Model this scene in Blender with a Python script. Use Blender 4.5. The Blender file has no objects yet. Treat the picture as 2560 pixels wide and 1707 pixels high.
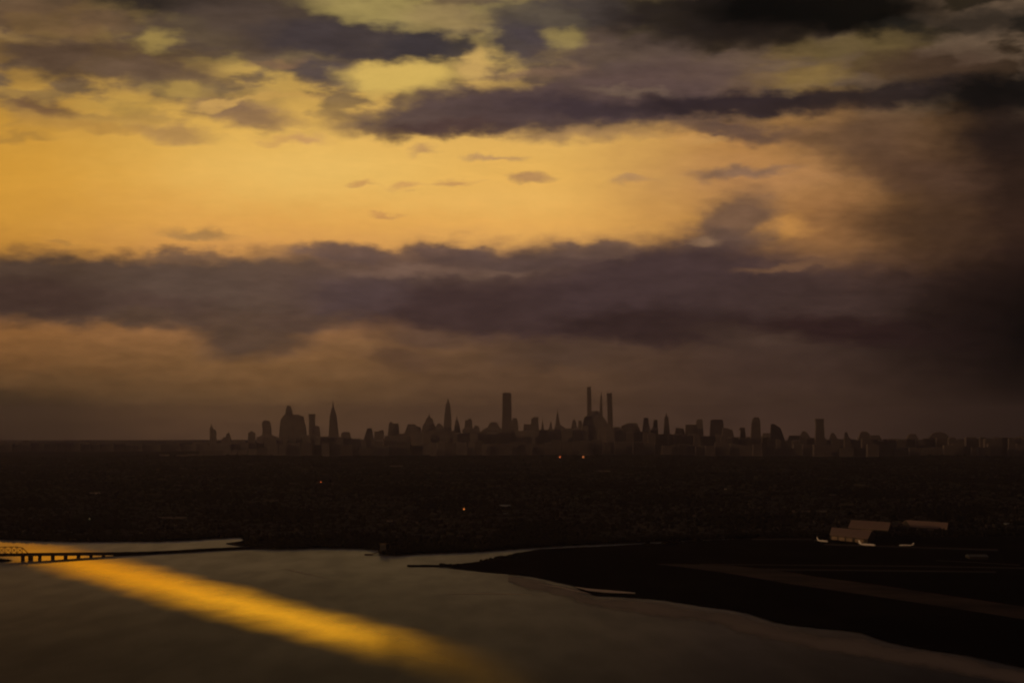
import bpy, bmesh, math, random
from mathutils import Vector, Matrix
rnd = random.Random(7)
R = math.radians

# ---------------------------------------------------------------- camera
CAM_H = 300.0                 # metres above the bay
FPX = 6022.0                  # focal length in units of 1/2560 of the width
PITCH = math.atan(191.5 / FPX)
EARTH = 2 * 7.4e6             # twice the radius, with refraction
C = bpy.context.scene.collection
scene = bpy.context.scene
cam_data = bpy.data.cameras.new('camera')
cam = bpy.data.objects.new('camera', cam_data)
C.objects.link(cam)
cam.location = (0, 0, CAM_H)
cam.rotation_euler = (R(90) + PITCH, 0, 0)
cam_data.sensor_width = 36
cam_data.lens = FPX / 2560 * 36
cam_data.clip_start = 1
cam_data.clip_end = 300000
cam_data.dof.use_dof = True               # shot through a scratched window: nothing is quite sharp
cam_data.dof.focus_distance = 150
cam_data.dof.aperture_fstop = 0.9
scene.camera = cam
scene.view_settings.view_transform = 'Standard'
scene.view_settings.look = 'None'
scene.view_settings.exposure = 0
scene.view_settings.gamma = 1
scene.cycles.use_denoising = True
scene.cycles.volume_bounces = 1
scene.cycles.max_bounces = 6
scene.cycles.sample_clamp_indirect = 2.0


def lin(c, a=1.0):
    o = []
    for v in c:
        v = v / 255
        o.append(v / 12.92 if v <= 0.04045 else ((v + 0.055) / 1.055) ** 2.4)
    return (*o, a)


def ray(px, py):
    """direction of a point of the view, in world space"""
    d = Vector(((px - 1280) / FPX, 1.0, (853.5 - py) / FPX))
    return Vector((d.x, d.y * math.cos(PITCH) - d.z * math.sin(PITCH), d.y * math.sin(PITCH) + d.z * math.cos(PITCH)))


def drop(x, y):
    return -(x * x + y * y) / EARTH


def ground_at(px, py, h=0.0):
    """point at height h over the curved earth that is seen at px, py"""
    d = ray(px, py)
    a = (d.x ** 2 + d.y ** 2) / EARTH
    disc = d.z ** 2 - 4 * a * (CAM_H - h)
    t = (-d.z - math.sqrt(max(disc, 0))) / (2 * a)
    return Vector((d.x * t, d.y * t, CAM_H + d.z * t))


def at_dist(px, dist):
    """ground point in direction px at a distance"""
    d = ray(px, 1045)
    k = dist / math.hypot(d.x, d.y)
    x, y = d.x * k, d.y * k
    return Vector((x, y, drop(x, y)))


def z_at(py, dist):
    """world height seen at row py at a distance"""
    return CAM_H + dist * (1045 - py) / FPX


# ---------------------------------------------------------------- sky
SUN_AZ, SUN_EL = -102.0, 5.0


def sky_deg(px, py):
    d = ray(px, py).normalized()
    return math.degrees(math.atan2(d.x, d.y)), math.degrees(math.asin(d.z))


world = bpy.data.worlds.new('World')
scene.world = world
world.use_nodes = True
nt = world.node_tree
nt.nodes.clear()
N, L = nt.nodes.new, nt.links.new


def wmath(op, a, b=None, c=None):
    n = N('ShaderNodeMath'); n.operation = op
    for i, v in enumerate((a, b, c)):
        if v is None: continue
        if isinstance(v, (int, float)): n.inputs[i].default_value = v
        else: L(v, n.inputs[i])
    return n.outputs[0]


def wmix(fac, a, b, mode='MIX'):
    n = N('ShaderNodeMix'); n.data_type = 'RGBA'; n.blend_type = mode
    n.clamp_factor = True
    for s, v in ((0, fac), (6, a), (7, b)):
        if isinstance(v, (int, float)): n.inputs[s].default_value = v
        elif isinstance(v, tuple): n.inputs[s].default_value = v
        else: L(v, n.inputs[s])
    return n.outputs[2]


tc = N('ShaderNodeTexCoord')
sep = N('ShaderNodeSeparateXYZ'); L(tc.outputs['Generated'], sep.inputs[0])
az = wmath('MULTIPLY', wmath('ARCTAN2', sep.outputs[0], sep.outputs[1]), 180 / math.pi)
el = wmath('MULTIPLY', wmath('ARCSINE', sep.outputs[2]), 180 / math.pi)
comb = N('ShaderNodeCombineXYZ'); L(az, comb.inputs[0]); L(el, comb.inputs[1])


def warp(scale, detail, seed):
    m = N('ShaderNodeMapping'); L(comb.outputs[0], m.inputs[0])
    m.inputs['Scale'].default_value = scale; m.inputs['Location'].default_value = (seed, seed * 1.7, 0)
    n = N('ShaderNodeTexNoise'); n.noise_dimensions = '2D'; n.inputs['Scale'].default_value = 1
    n.inputs['Detail'].default_value = detail; n.inputs['Roughness'].default_value = 0.5
    L(m.outputs[0], n.inputs['Vector'])
    return n


def vadd(base, noise, amp):
    s = N('ShaderNodeVectorMath'); s.operation = 'SUBTRACT'; L(noise.outputs['Color'], s.inputs[0]); s.inputs[1].default_value = (.5, .5, .5)
    k = N('ShaderNodeVectorMath'); k.operation = 'MULTIPLY_ADD'
    L(s.outputs[0], k.inputs[0]); k.inputs[1].default_value = amp; L(base, k.inputs[2])
    return k.outputs[0]


P = vadd(comb.outputs[0], warp((0.45, 0.9, 1), 2.0, 3.1), (0.9, 0.32, 0))
P = vadd(P, warp((1.6, 3.4, 1), 6.0, 11.3), (0.75, 0.40, 0))
sepP = N('ShaderNodeSeparateXYZ'); L(P, sepP.inputs[0])

# clear-sky glow: colour against elevation in five directions
COLS = [
    (-60, [(1150, (22, 16, 10)), (1105, (34, 25, 16)), (1060, (54, 39, 24)), (1000, (72, 52, 31)), (900, (120, 82, 46)), (800, (146, 98, 53)), (640, (190, 132, 55)),
           (560, (206, 146, 56)), (450, (212, 152, 56)), (350, (202, 147, 56)), (220, (165, 125, 60)), (80, (140, 108, 60))]),
    (620, [(1150, (50, 36, 24)), (1105, (92, 66, 47)), (1000, (108, 78, 49)), (900, (124, 88, 53)), (820, (150, 105, 66)), (640, (212, 150, 82)),
           (560, (226, 165, 82)), (450, (230, 176, 86)), (350, (226, 176, 86)), (220, (192, 152, 78)), (80, (150, 130, 76))]),
    (1300, [(1150, (50, 35, 27)), (1105, (88, 64, 46)), (1000, (88, 63, 44)), (900, (94, 68, 48)), (820, (105, 76, 56)), (640, (205, 148, 88)),
            (560, (232, 172, 88)), (450, (232, 178, 90)), (350, (226, 176, 92)), (220, (196, 156, 86)), (80, (160, 138, 82))]),
    (1900, [(1150, (40, 28, 22)), (1105, (76, 54, 43)), (1000, (68, 49, 39)), (900, (66, 48, 40)), (820, (72, 54, 46)), (700, (88, 64, 54)), (640, (130, 92, 62)),
            (560, (178, 126, 68)), (450, (176, 126, 78)), (350, (182, 130, 72)), (220, (125, 98, 62)), (80, (90, 74, 48))]),
    (2540, [(1150, (18, 11, 9)), (1105, (20, 13, 10)), (1060, (27, 18, 14)), (1000, (30, 20, 16)), (900, (24, 16, 13)), (820, (24, 16, 14)), (640, (44, 29, 23)),
            (560, (54, 36, 27)), (450, (60, 41, 31)), (350, (52, 36, 29)), (220, (56, 42, 28)), (80, (42, 34, 26))]),
]
E0, E1 = -1.2, 12.0
eln = N('ShaderNodeMapRange'); L(sepP.outputs[1], eln.inputs[0])
eln.inputs[1].default_value = E0; eln.inputs[2].default_value = E1
base = None; prev_x = None
for cx, stops in COLS:
    r = N('ShaderNodeValToRGB'); L(eln.outputs[0], r.inputs[0])
    cr = r.color_ramp
    pts = [((sky_deg(1280, y)[1] - E0) / (E1 - E0), c) for y, c in stops]
    cr.elements[0].position = pts[0][0]; cr.elements[0].color = lin(pts[0][1])
    cr.elements[1].position = pts[-1][0]; cr.elements[1].color = lin(pts[-1][1])
    for p, c in pts[1:-1]:
        e = cr.elements.new(p); e.color = lin(c)
    if base is None: base = r.outputs[0]
    else:
        m = N('ShaderNodeMapRange'); m.interpolation_type = 'SMOOTHSTEP'
        L(sepP.outputs[0], m.inputs[0])
        m.inputs[1].default_value = sky_deg(prev_x, 850)[0]; m.inputs[2].default_value = sky_deg(cx, 850)[0]
        base = wmix(m.outputs[0], base, r.outputs[0])
    prev_x = cx

# cloud banks and gaps: centre, half sizes, tilt, colour, cover, where the soft edge starts
CLOUDS = [
    (820, 425, 430, 120, 0, (238, 192, 104), .65, .0), (1250, 500, 300, 60, 0, (236, 184, 98), .5, .0),
    (120, 45, 330, 62, 0, (98, 74, 52), .8, .3), (480, 5, 430, 52, -3, (42, 35, 32), .97, .3), (700, 62, 290, 85, -5, (76, 62, 54), .9, .4),
    (60, 98, 100, 16, -8, (165, 130, 75), .6, .1), (200, 75, 90, 26, 0, (125, 94, 62), .5, .1), (240, 148, 340, 62, 0, (82, 62, 48), .9, .4), (560, 88, 250, 66, 0, (80, 65, 55), .88, .4),
    (395, 108, 70, 34, 12, (158, 132, 72), .85, .2), (380, 185, 260, 42, -5, (102, 80, 62), .85, .3),
    (900, 100, 300, 60, -3, (66, 56, 56), .97, .5), (1080, 116, 125, 42, 0, (58, 51, 53), .9, .5), (800, 178, 170, 40, -8, (78, 66, 66), .85, .4),
    (100, 265, 120, 22, -8, (112, 82, 58), .8, .2), (30, 235, 180, 16, 0, (178, 138, 65), .5, .1), (520, 238, 230, 40, -5, (122, 99, 70), .65, .2), (620, 290, 170, 36, -8, (138, 106, 78), .85, .3),
    (440, 332, 130, 26, -5, (160, 122, 80), .7, .2), (250, 320, 150, 16, 0, (178, 132, 66), .6, .1), (560, 262, 120, 12, 12, (205, 160, 88), .8, .2), (450, 225, 90, 24, 0, (178, 144, 74), .7, .2), (300, 260, 110, 30, 0, (186, 146, 70), .6, .2),
    (50, 350, 120, 14, 0, (150, 112, 58), .5, .1), (690, 160, 70, 14, 5, (150, 112, 78), .5, .1), (700, 245, 130, 12, 0, (196, 152, 80), .7, .2),
    (960, 28, 230, 44, -8, (158, 138, 82), .9, .3), (1150, 50, 170, 42, -4, (150, 126, 82), .8, .3), (1010, 190, 190, 48, 2, (212, 176, 92), .97, .4), (1200, 165, 50, 55, 0, (205, 165, 95), .8, .2),
    (1290, 100, 105, 62, -25, (68, 59, 62), .95, .4), (1420, 32, 260, 56, 0, (72, 63, 60), .9, .4), (1570, 140, 280, 80, 0, (86, 69, 63), .92, .4),
    (1392, 93, 72, 32, -10, (142, 122, 74), .88, .2), (1780, 48, 350, 82, -2, (34, 27, 26), .95, .4), (2050, 18, 360, 84, 0, (5, 5, 6), .98, .45), (1880, 98, 210, 48, 2, (30, 23, 20), .8, .2),
    (1360, 185, 150, 20, 4, (125, 96, 78), .6, .1), (1170, 285, 350, 55, 5, (88, 70, 66), .97, .5), (1500, 258, 430, 74, 4, (79, 62, 60), .96, .5), (1650, 200, 320, 56, 6, (92, 72, 66), .8, .3),
    (1100, 322, 220, 26, 2, (76, 56, 52), .85, .2), (1470, 272, 240, 34, -3, (62, 49, 53), .85, .2), (1580, 230, 150, 14, -6, (115, 94, 78), .6, .1),
    (1860, 262, 340, 38, 1, (48, 37, 40), .96, .4), (2030, 190, 110, 36, 15, (130, 104, 60), .85, .2), (2150, 112, 220, 36, 6, (100, 82, 50), .85, .2),
    (2330, 165, 260, 56, 0, (66, 48, 38), .75, .2), (2230, 236, 330, 40, 4, (40, 31, 31), .95, .3), (2520, 235, 230, 62, 6, (14, 12, 13), .97, .3), (2470, 55, 260, 40, 4, (34, 29, 25), .8, .2), (2240, 60, 90, 20, 0, (28, 26, 24), .7, .1),
    (1450, 336, 240, 26, 0, (135, 104, 78), .6, .1), (1830, 322, 230, 34, -5, (84, 65, 60), .85, .3), (1760, 350, 90, 14, 8, (196, 146, 84), .7, .1),
    (2150, 345, 240, 90, 0, (90, 66, 50), .85, .2), (2300, 440, 260, 80, -10, (72, 51, 40), .8, .2), (2490, 340, 210, 90, 0, (32, 23, 21), .85, .1),
    (1850, 430, 140, 20, 4, (128, 98, 78), .85, .2), (1590, 446, 70, 14, 0, (170, 130, 90), .75, .2), (1325, 448, 62, 15, 0, (176, 132, 86), .9, .2), (1230, 395, 85, 10, 0, (172, 132, 96), .7, .1),
    (1050, 376, 46, 16, 0, (180, 136, 92), .7, .1), (1145, 456, 70, 9, 0, (200, 148, 90), .8, .2), (1025, 458, 60, 12, 8, (206, 152, 92), .7, .2), (905, 463, 55, 10, 0, (200, 148, 88), .8, .2), (960, 536, 50, 9, 0, (198, 142, 84), .8, .2),
    (700, 350, 90, 14, 0, (200, 150, 90), .6, .1), (510, 590, 105, 20, -3, (166, 124, 74), .9, .2), (160, 607, 36, 9, 0, (176, 126, 62), .8, .2), (780, 352, 60, 16, 0, (190, 140, 98), .6, .1),
    (2080, 555, 200, 90, 0, (142, 98, 60), .8, .2), (1960, 560, 90, 38, 5, (190, 134, 70), .85, .2), (2300, 560, 230, 90, 0, (62, 43, 32), .8, .2),
    # the long bank over the skyline
    (1850, 555, 130, 85, 25, (112, 84, 66), .93, .4), (1760, 620, 160, 40, 15, (104, 80, 66), .85, .3),
    (200, 722, 540, 96, 0, (76, 59, 49), .98, .55), (60, 745, 300, 62, 0, (66, 48, 41), .9, .3), (680, 722, 460, 100, 0, (90, 71, 60), .96, .5), (380, 770, 190, 50, 0, (82, 62, 53), .9, .3),
    (540, 800, 190, 46, 0, (84, 64, 52), .85, .2), (635, 840, 170, 66, 6, (84, 64, 51), .95, .4), (860, 636, 165, 30, -3, (100, 78, 70), .92, .4), (1130, 634, 165, 28, 0, (104, 80, 72), .92, .4), (1300, 662, 170, 24, -2, (92, 72, 66), .9, .3),
    (1320, 705, 660, 108, 1, (88, 68, 61), .96, .5), (1000, 680, 200, 22, 0, (122, 94, 78), .7, .1), (1250, 688, 170, 12, 2, (118, 92, 76), .5, .1), (1290, 778, 520, 88, -1, (63, 46, 44), .97, .45), (1680, 715, 370, 132, 6, (68, 51, 50), .95, .45),
    (900, 740, 160, 60, 0, (82, 64, 62), .8, .2), (1660, 815, 320, 60, 2, (50, 35, 33), .95, .35), (1780, 600, 60, 14, 0, (150, 116, 86), .6, .1),
    (2000, 745, 330, 90, 0, (62, 46, 43), .8, .2), (760, 800, 110, 40, 0, (84, 64, 54), .8, .2), (340, 790, 100, 34, 0, (84, 64, 50), .8, .2), (1060, 850, 150, 26, -4, (92, 68, 54), .7, .1), (460, 640, 120, 22, 0, (104, 80, 64), .8, .2), (1480, 625, 140, 30, 3, (96, 74, 64), .85, .2),
    (1900, 838, 200, 30, -5, (72, 54, 44), .6, .1), (2140, 828, 330, 44, -4, (44, 28, 27), .93, .3), (1960, 668, 150, 14, 4, (120, 86, 60), .6, .1), (2420, 790, 270, 180, 0, (28, 18, 16), .78, .1),
    (2620, 860, 200, 230, 0, (8, 6, 6), .93, .1), (2560, 450, 150, 120, 0, (30, 20, 17), .6, .1),
    (990, 893, 130, 34, -6, (92, 66, 48), .85, .2), (860, 860, 120, 20, 0, (122, 88, 56), .5, .1), (1420, 885, 230, 44, 0, (74, 55, 44), .8, .2), (100, 945, 200, 30, 0, (100, 72, 44), .4, .1),
    (30, 1040, 260, 70, 0, (56, 42, 27), .7, .1), (700, 960, 260, 22, 0, (112, 78, 46), .4, .1),
]
world.cycles.sampling_method = 'MANUAL'
world.cycles.sample_map_resolution = 512
brk = warp((0.55, 1.5, 1), 7.0, 5.5)
b_lo = N('ShaderNodeMapRange'); b_lo.interpolation_type = 'SMOOTHSTEP'; L(brk.outputs['Fac'], b_lo.inputs[0]); b_lo.inputs[1].default_value = .42; b_lo.inputs[2].default_value = .58
b_el = N('ShaderNodeMapRange'); b_el.interpolation_type = 'SMOOTHSTEP'; L(el, b_el.inputs[0]); b_el.inputs[1].default_value = 6.4; b_el.inputs[2].default_value = 7.8; b_el.inputs[4].default_value = .85
base = wmix(wmath('MULTIPLY', b_lo.outputs[0], b_el.outputs[0]), base, lin((104, 84, 66)))
for ci, (cx, cy, rx, ry, rot, colr, alpha, soft) in enumerate(CLOUDS):
    if ci % 16 == 15:      # ties the order of evaluation, so the shader fits its stack
        k = N('ShaderNodeVectorMath'); k.operation = 'MULTIPLY_ADD'
        L(base, k.inputs[0]); k.inputs[1].default_value = (1e-7, 1e-7, 0); L(P, k.inputs[2]); P = k.outputs[0]
    a0, e0 = sky_deg(cx, cy)
    m = N('ShaderNodeMapping'); m.vector_type = 'TEXTURE'; L(P, m.inputs[0])
    m.inputs['Location'].default_value = (a0, e0, 0)
    m.inputs['Rotation'].default_value = (0, 0, R(rot))
    m.inputs['Scale'].default_value = (rx * 1.12 / 105.1, ry * 1.12 / 105.1, 1)
    ln = N('ShaderNodeVectorMath'); ln.operation = 'LENGTH'; L(m.outputs[0], ln.inputs[0])
    s = N('ShaderNodeMapRange'); s.interpolation_type = 'SMOOTHSTEP'; L(ln.outputs['Value'], s.inputs[0])
    s.inputs[1].default_value = soft; s.inputs[2].default_value = 1.08
    s.inputs[3].default_value = alpha; s.inputs[4].default_value = 0
    base = wmix(s.outputs[0], base, lin(colr))

# fine wisps
w1 = warp((0.9, 3.2, 1), 5.0, 23.0)
wr = N('ShaderNodeMapRange'); L(w1.outputs['Fac'], wr.inputs[0])
wr.inputs[1].default_value = .25; wr.inputs[2].default_value = .75; wr.inputs[3].default_value = .88; wr.inputs[4].default_value = 1.13
rb = N('ShaderNodeSeparateColor'); L(base, rb.inputs[0])
calm = N('ShaderNodeMapRange'); L(rb.outputs[0], calm.inputs[0]); calm.inputs[1].default_value = .25; calm.inputs[2].default_value = .65; calm.inputs[3].default_value = 1.0; calm.inputs[4].default_value = .2
base = wmix(calm.outputs[0], base, wr.outputs[0], 'MULTIPLY')
w2 = warp((2.6, 7.0, 1), 5.0, 41.0)
wr2 = N('ShaderNodeMapRange'); L(w2.outputs['Fac'], wr2.inputs[0])
wr2.inputs[1].default_value = .25; wr2.inputs[2].default_value = .75; wr2.inputs[3].default_value = .94; wr2.inputs[4].default_value = 1.06
base = wmix(calm.outputs[0], base, wr2.outputs[0], 'MULTIPLY')
# the rest of the sky, outside this view: overcast dusk, brighter to the west (ahead), dim behind
up = N('ShaderNodeMapRange'); up.interpolation_type = 'SMOOTHSTEP'; L(el, up.inputs[0]); up.inputs[1].default_value = 9.5; up.inputs[2].default_value = 15
absaz = wmath('ABSOLUTE', az)
side = N('ShaderNodeMapRange'); side.interpolation_type = 'SMOOTHSTEP'; L(absaz, side.inputs[0]); side.inputs[1].default_value = 13; side.inputs[2].default_value = 26
low = N('ShaderNodeMapRange'); L(el, low.inputs[0]); low.inputs[1].default_value = -1.3; low.inputs[2].default_value = -2.0
away = wmath('MAXIMUM', wmath('MAXIMUM', up.outputs[0], side.outputs[0]), low.outputs[0])
high = N('ShaderNodeMapRange'); high.interpolation_type = 'SMOOTHSTEP'; L(el, high.inputs[0]); high.inputs[1].default_value = 20; high.inputs[2].default_value = 60
rest = wmix(high.outputs[0], lin((66, 50, 42)), lin((68, 54, 48)))
right = N('ShaderNodeMapRange'); right.interpolation_type = 'SMOOTHSTEP'; L(sep.outputs[0], right.inputs[0]); right.inputs[1].default_value = -.05; right.inputs[2].default_value = .45
rest = wmix(right.outputs[0], rest, lin((24, 18, 16)))       # the heavy dark cloud fills the sky to the north, on the right
sky = N('ShaderNodeTexSky'); sky.sky_type = 'NISHITA'; sky.sun_disc = False
sky.sun_elevation = R(SUN_EL); sky.sun_rotation = R(SUN_AZ); sky.altitude = 300; sky.dust_density = 6; sky.air_density = 2
b1 = N('ShaderNodeBackground'); L(wmix(1.0, base, (10, 10, 10, 1), 'MULTIPLY'), b1.inputs[0]); b1.inputs[1].default_value = 0.1
b3 = N('ShaderNodeBackground'); L(wmix(1.0, rest, (10, 10, 10, 1), 'MULTIPLY'), b3.inputs[0]); b3.inputs[1].default_value = 0.1
ms = N('ShaderNodeMixShader'); L(away, ms.inputs[0]); L(b1.outputs[0], ms.inputs[1]); L(b3.outputs[0], ms.inputs[2])
b2 = N('ShaderNodeBackground'); L(sky.outputs[0], b2.inputs[0]); b2.inputs[1].default_value = 0.0012
ad = N('ShaderNodeAddShader'); L(ms.outputs[0], ad.inputs[0]); L(b2.outputs[0], ad.inputs[1])
wo = N('ShaderNodeOutputWorld'); L(ad.outputs[0], wo.inputs['Surface'])

sun_data = bpy.data.lights.new('sun', 'SUN')
sun_data.energy = 0.55
sun_data.angle = R(0.6)
sun_data.color = (1.0, 0.58, 0.26)
sun = bpy.data.objects.new('sun', sun_data)
C.objects.link(sun)
_d = Vector((math.sin(R(SUN_AZ)) * math.cos(R(SUN_EL)), math.cos(R(SUN_AZ)) * math.cos(R(SUN_EL)), math.sin(R(SUN_EL))))
sun.rotation_euler = _d.to_track_quat('Z', 'Y').to_euler()


# ---------------------------------------------------------------- helpers
def mat(name, color, rough=.8, metal=0.0, emit=None, estr=0.0, noise=0.0, nscale=.05, spec=.5, coat=0):
    m = bpy.data.materials.new(name); m.use_nodes = True
    t = m.node_tree; b = t.nodes['Principled BSDF']
    b.inputs['Base Color'].default_value = (*color, 1)
    b.inputs['Roughness'].default_value = rough; b.inputs['Metallic'].default_value = metal
    b.inputs['Specular IOR Level'].default_value = spec
    b.inputs['Coat Weight'].default_value = coat
    if emit:
        b.inputs['Emission Color'].default_value = (*emit, 1); b.inputs['Emission Strength'].default_value = estr
    if noise:
        tcn = t.nodes.new('ShaderNodeTexCoord'); n = t.nodes.new('ShaderNodeTexNoise')
        n.inputs['Scale'].default_value = nscale; n.inputs['Detail'].default_value = 4
        t.links.new(tcn.outputs['Object'], n.inputs['Vector'])
        r = t.nodes.new('ShaderNodeMapRange'); r.inputs[1].default_value = .3; r.inputs[2].default_value = .7
        r.inputs[3].default_value = 1 - noise; r.inputs[4].default_value = 1 + noise
        t.links.new(n.outputs['Fac'], r.inputs[0])
        x = t.nodes.new('ShaderNodeMix'); x.data_type = 'RGBA'; x.blend_type = 'MULTIPLY'; x.inputs[0].default_value = 1
        x.inputs[6].default_value = (*color, 1); t.links.new(r.outputs[0], x.inputs[7]); t.links.new(x.outputs[2], b.inputs['Base Color'])
    return m


def tag(o, label=None, cat=None, group=None, kind=None):
    if label: o['label'] = label
    if cat: o['category'] = cat
    if group: o['group'] = group
    if kind: o['kind'] = kind
    return o


def empty(name, loc, rz=0.0):
    o = bpy.data.objects.new(name, None); C.objects.link(o)
    o.location = loc; o.rotation_euler = (0, 0, rz); o.empty_display_size = 5
    return o


class MB:
    def __init__(self): self.v = []; self.f = []

    def loft(self, rings, cap=True):
        """rings: lists of points with the same count, joined in order"""
        o = len(self.v); n = len(rings[0])
        for r in rings: self.v += [tuple(p) for p in r]
        for i in range(len(rings) - 1):
            for j in range(n):
                a, b = o + i * n + j, o + i * n + (j + 1) % n
                self.f.append((a, b, b + n, a + n))
        if cap:
            self.f.append(tuple(o + j for j in range(n))[::-1])
            self.f.append(tuple(o + (len(rings) - 1) * n + j for j in range(n)))
        return self

    def box(self, x0, x1, y0, y1, z0, z1, tx=1.0, ty=1.0):
        cx, cy = (x0 + x1) / 2, (y0 + y1) / 2
        q = lambda z, sx, sy: [(cx + (x - cx) * sx, cy + (y - cy) * sy, z) for x, y in ((x0, y0), (x1, y0), (x1, y1), (x0, y1))]
        return self.loft([q(z0, 1, 1), q(z1, tx, ty)])

    def prism(self, cx, cy, r, z0, z1, n=12, r1=None):
        r1 = r if r1 is None else r1
        q = lambda z, rr: [(cx + rr * math.cos(2 * math.pi * i / n), cy + rr * math.sin(2 * math.pi * i / n), z) for i in range(n)]
        return self.loft([q(z0, r), q(z1, r1)])

    def bar(self, a, b, w):
        a, b = Vector(a), Vector(b); d = (b - a).normalized()
        u = d.cross(Vector((0, 0, 1)));  u = u.normalized() if u.length > .01 else Vector((1, 0, 0))
        v = d.cross(u)
        q = lambda p: [p + u * sx * w / 2 + v * sy * w / 2 for sx, sy in ((-1, -1), (1, -1), (1, 1), (-1, 1))]
        return self.loft([q(a), q(b)])

    def build(self, name, m, parent=None, smooth=False):
        me = bpy.data.meshes.new(name); me.from_pydata(self.v, [], self.f); me.materials.append(m)
        me.update()
        bm = bmesh.new(); bm.from_mesh(me); bmesh.ops.recalc_face_normals(bm, faces=bm.faces); bm.to_mesh(me); bm.free()
        if smooth:
            for p in me.polygons: p.use_smooth = True
        o = bpy.data.objects.new(name, me); C.objects.link(o)
        if parent: o.parent = parent
        return o


def interp(pts, x):
    if x <= pts[0][0]: return pts[0][1]
    for (x0, y0), (x1, y1) in zip(pts, pts[1:]):
        if x <= x1: return y0 + (y1 - y0) * (x - x0) / (x1 - x0)
    return pts[-1][1]


def jig(x, s=1.0):
    """small repeatable wiggle"""
    return s * (math.sin(x * .173) * .5 + math.sin(x * .067 + 2) * .6 + math.sin(x * .41 + 1) * .3)


# ---------------------------------------------------------------- water: one sheet over the curved earth
def water_material():
    m = bpy.data.materials.new('bay_water'); m.use_nodes = True
    t = m.node_tree; t.nodes.clear(); n_, l_ = t.nodes.new, t.links.new
    geo = n_('ShaderNodeNewGeometry')
    def mth(op, a, b=None, c=None):
        n = n_('ShaderNodeMath'); n.operation = op
        for i, v in enumerate((a, b, c)):
            if v is None: continue
            if isinstance(v, (int, float)): n.inputs[i].default_value = v
            else: l_(v, n.inputs[i])
        return n.outputs[0]
    def rng(x, a, b, c=0.0, d=1.0):
        n = n_('ShaderNodeMapRange'); n.interpolation_type = 'SMOOTHSTEP'; l_(x, n.inputs[0])
        for i, v in zip((1, 2, 3, 4), (a, b, c, d)): n.inputs[i].default_value = v
        return n.outputs[0]
    def noise(scale, detail, seed):
        mp = n_('ShaderNodeMapping'); l_(geo.outputs['Position'], mp.inputs[0]); mp.inputs['Scale'].default_value = scale; mp.inputs['Location'].default_value = (seed, 0, 0)
        n = n_('ShaderNodeTexNoise'); n.inputs['Scale'].default_value = 1; n.inputs['Detail'].default_value = detail; l_(mp.outputs[0], n.inputs['Vector'])
        return n.outputs['Fac']
    # a streak of window glare painted into the water, between two lines
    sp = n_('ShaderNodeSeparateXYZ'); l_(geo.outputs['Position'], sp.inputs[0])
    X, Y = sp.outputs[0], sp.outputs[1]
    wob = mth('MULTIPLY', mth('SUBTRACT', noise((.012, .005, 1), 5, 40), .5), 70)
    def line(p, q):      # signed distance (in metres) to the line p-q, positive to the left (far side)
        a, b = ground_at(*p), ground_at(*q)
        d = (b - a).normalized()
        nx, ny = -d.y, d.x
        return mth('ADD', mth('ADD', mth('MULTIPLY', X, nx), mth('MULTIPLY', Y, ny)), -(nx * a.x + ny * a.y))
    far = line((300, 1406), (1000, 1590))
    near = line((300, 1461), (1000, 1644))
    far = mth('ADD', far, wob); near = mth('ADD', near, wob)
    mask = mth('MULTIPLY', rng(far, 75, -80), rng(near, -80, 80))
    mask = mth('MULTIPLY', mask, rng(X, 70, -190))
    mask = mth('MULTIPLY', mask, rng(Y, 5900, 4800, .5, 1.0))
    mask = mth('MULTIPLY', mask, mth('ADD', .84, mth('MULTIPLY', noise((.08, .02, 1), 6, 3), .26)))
    tone = mth('MULTIPLY', rng(noise((.0016, .0005, 1), 4, 9), .35, .65, .82, 1.12), rng(noise((.02, .004, 1), 6, 9), .3, .7, .89, 1.11))
    # open water
    bmp = n_('ShaderNodeBump'); bmp.inputs['Strength'].default_value = .35; bmp.inputs['Distance'].default_value = 1.0
    l_(noise((.05, .02, 1), 6, 0), bmp.inputs['Height'])
    g = n_('ShaderNodeBsdfGlossy'); g.inputs['Roughness'].default_value = .32; l_(bmp.outputs[0], g.inputs['Normal'])
    cl = n_('ShaderNodeMix'); cl.data_type = 'RGBA'; cl.blend_type = 'MULTIPLY'; cl.inputs[0].default_value = 1; cl.inputs[6].default_value = (.90, .93, 1.0, 1); l_(tone, cl.inputs[7]); l_(cl.outputs[2], g.inputs['Color'])
    d = n_('ShaderNodeBsdfDiffuse'); d.inputs['Color'].default_value = (.034, .038, .044, 1)
    lw = n_('ShaderNodeFresnel'); lw.inputs['IOR'].default_value = 1.33
    fac = mth('POWER', lw.outputs[0], 4.0)
    mx = n_('ShaderNodeMixShader'); l_(mth('MULTIPLY', fac, WATER_GLOSS), mx.inputs[0]); l_(d.outputs[0], mx.inputs[1]); l_(g.outputs[0], mx.inputs[2])
    # painted glare lane: smooth, gold-tinted reflection
    g2 = n_('ShaderNodeBsdfGlossy'); g2.inputs['Roughness'].default_value = .05; g2.inputs['Color'].default_value = STREAK_TINT; 
    # normal tilted towards the viewer so the lane mirrors the bright gold sky
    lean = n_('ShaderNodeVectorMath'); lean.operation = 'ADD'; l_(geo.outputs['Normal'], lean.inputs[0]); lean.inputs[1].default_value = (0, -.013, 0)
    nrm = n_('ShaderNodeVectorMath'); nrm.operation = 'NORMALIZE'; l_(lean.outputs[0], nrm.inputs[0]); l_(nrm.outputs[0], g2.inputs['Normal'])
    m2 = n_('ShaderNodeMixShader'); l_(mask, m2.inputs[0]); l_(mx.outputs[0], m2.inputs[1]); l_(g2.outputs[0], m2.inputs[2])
    out = n_('ShaderNodeOutputMaterial'); l_(m2.outputs[0], out.inputs['Surface'])
    return m


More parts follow.
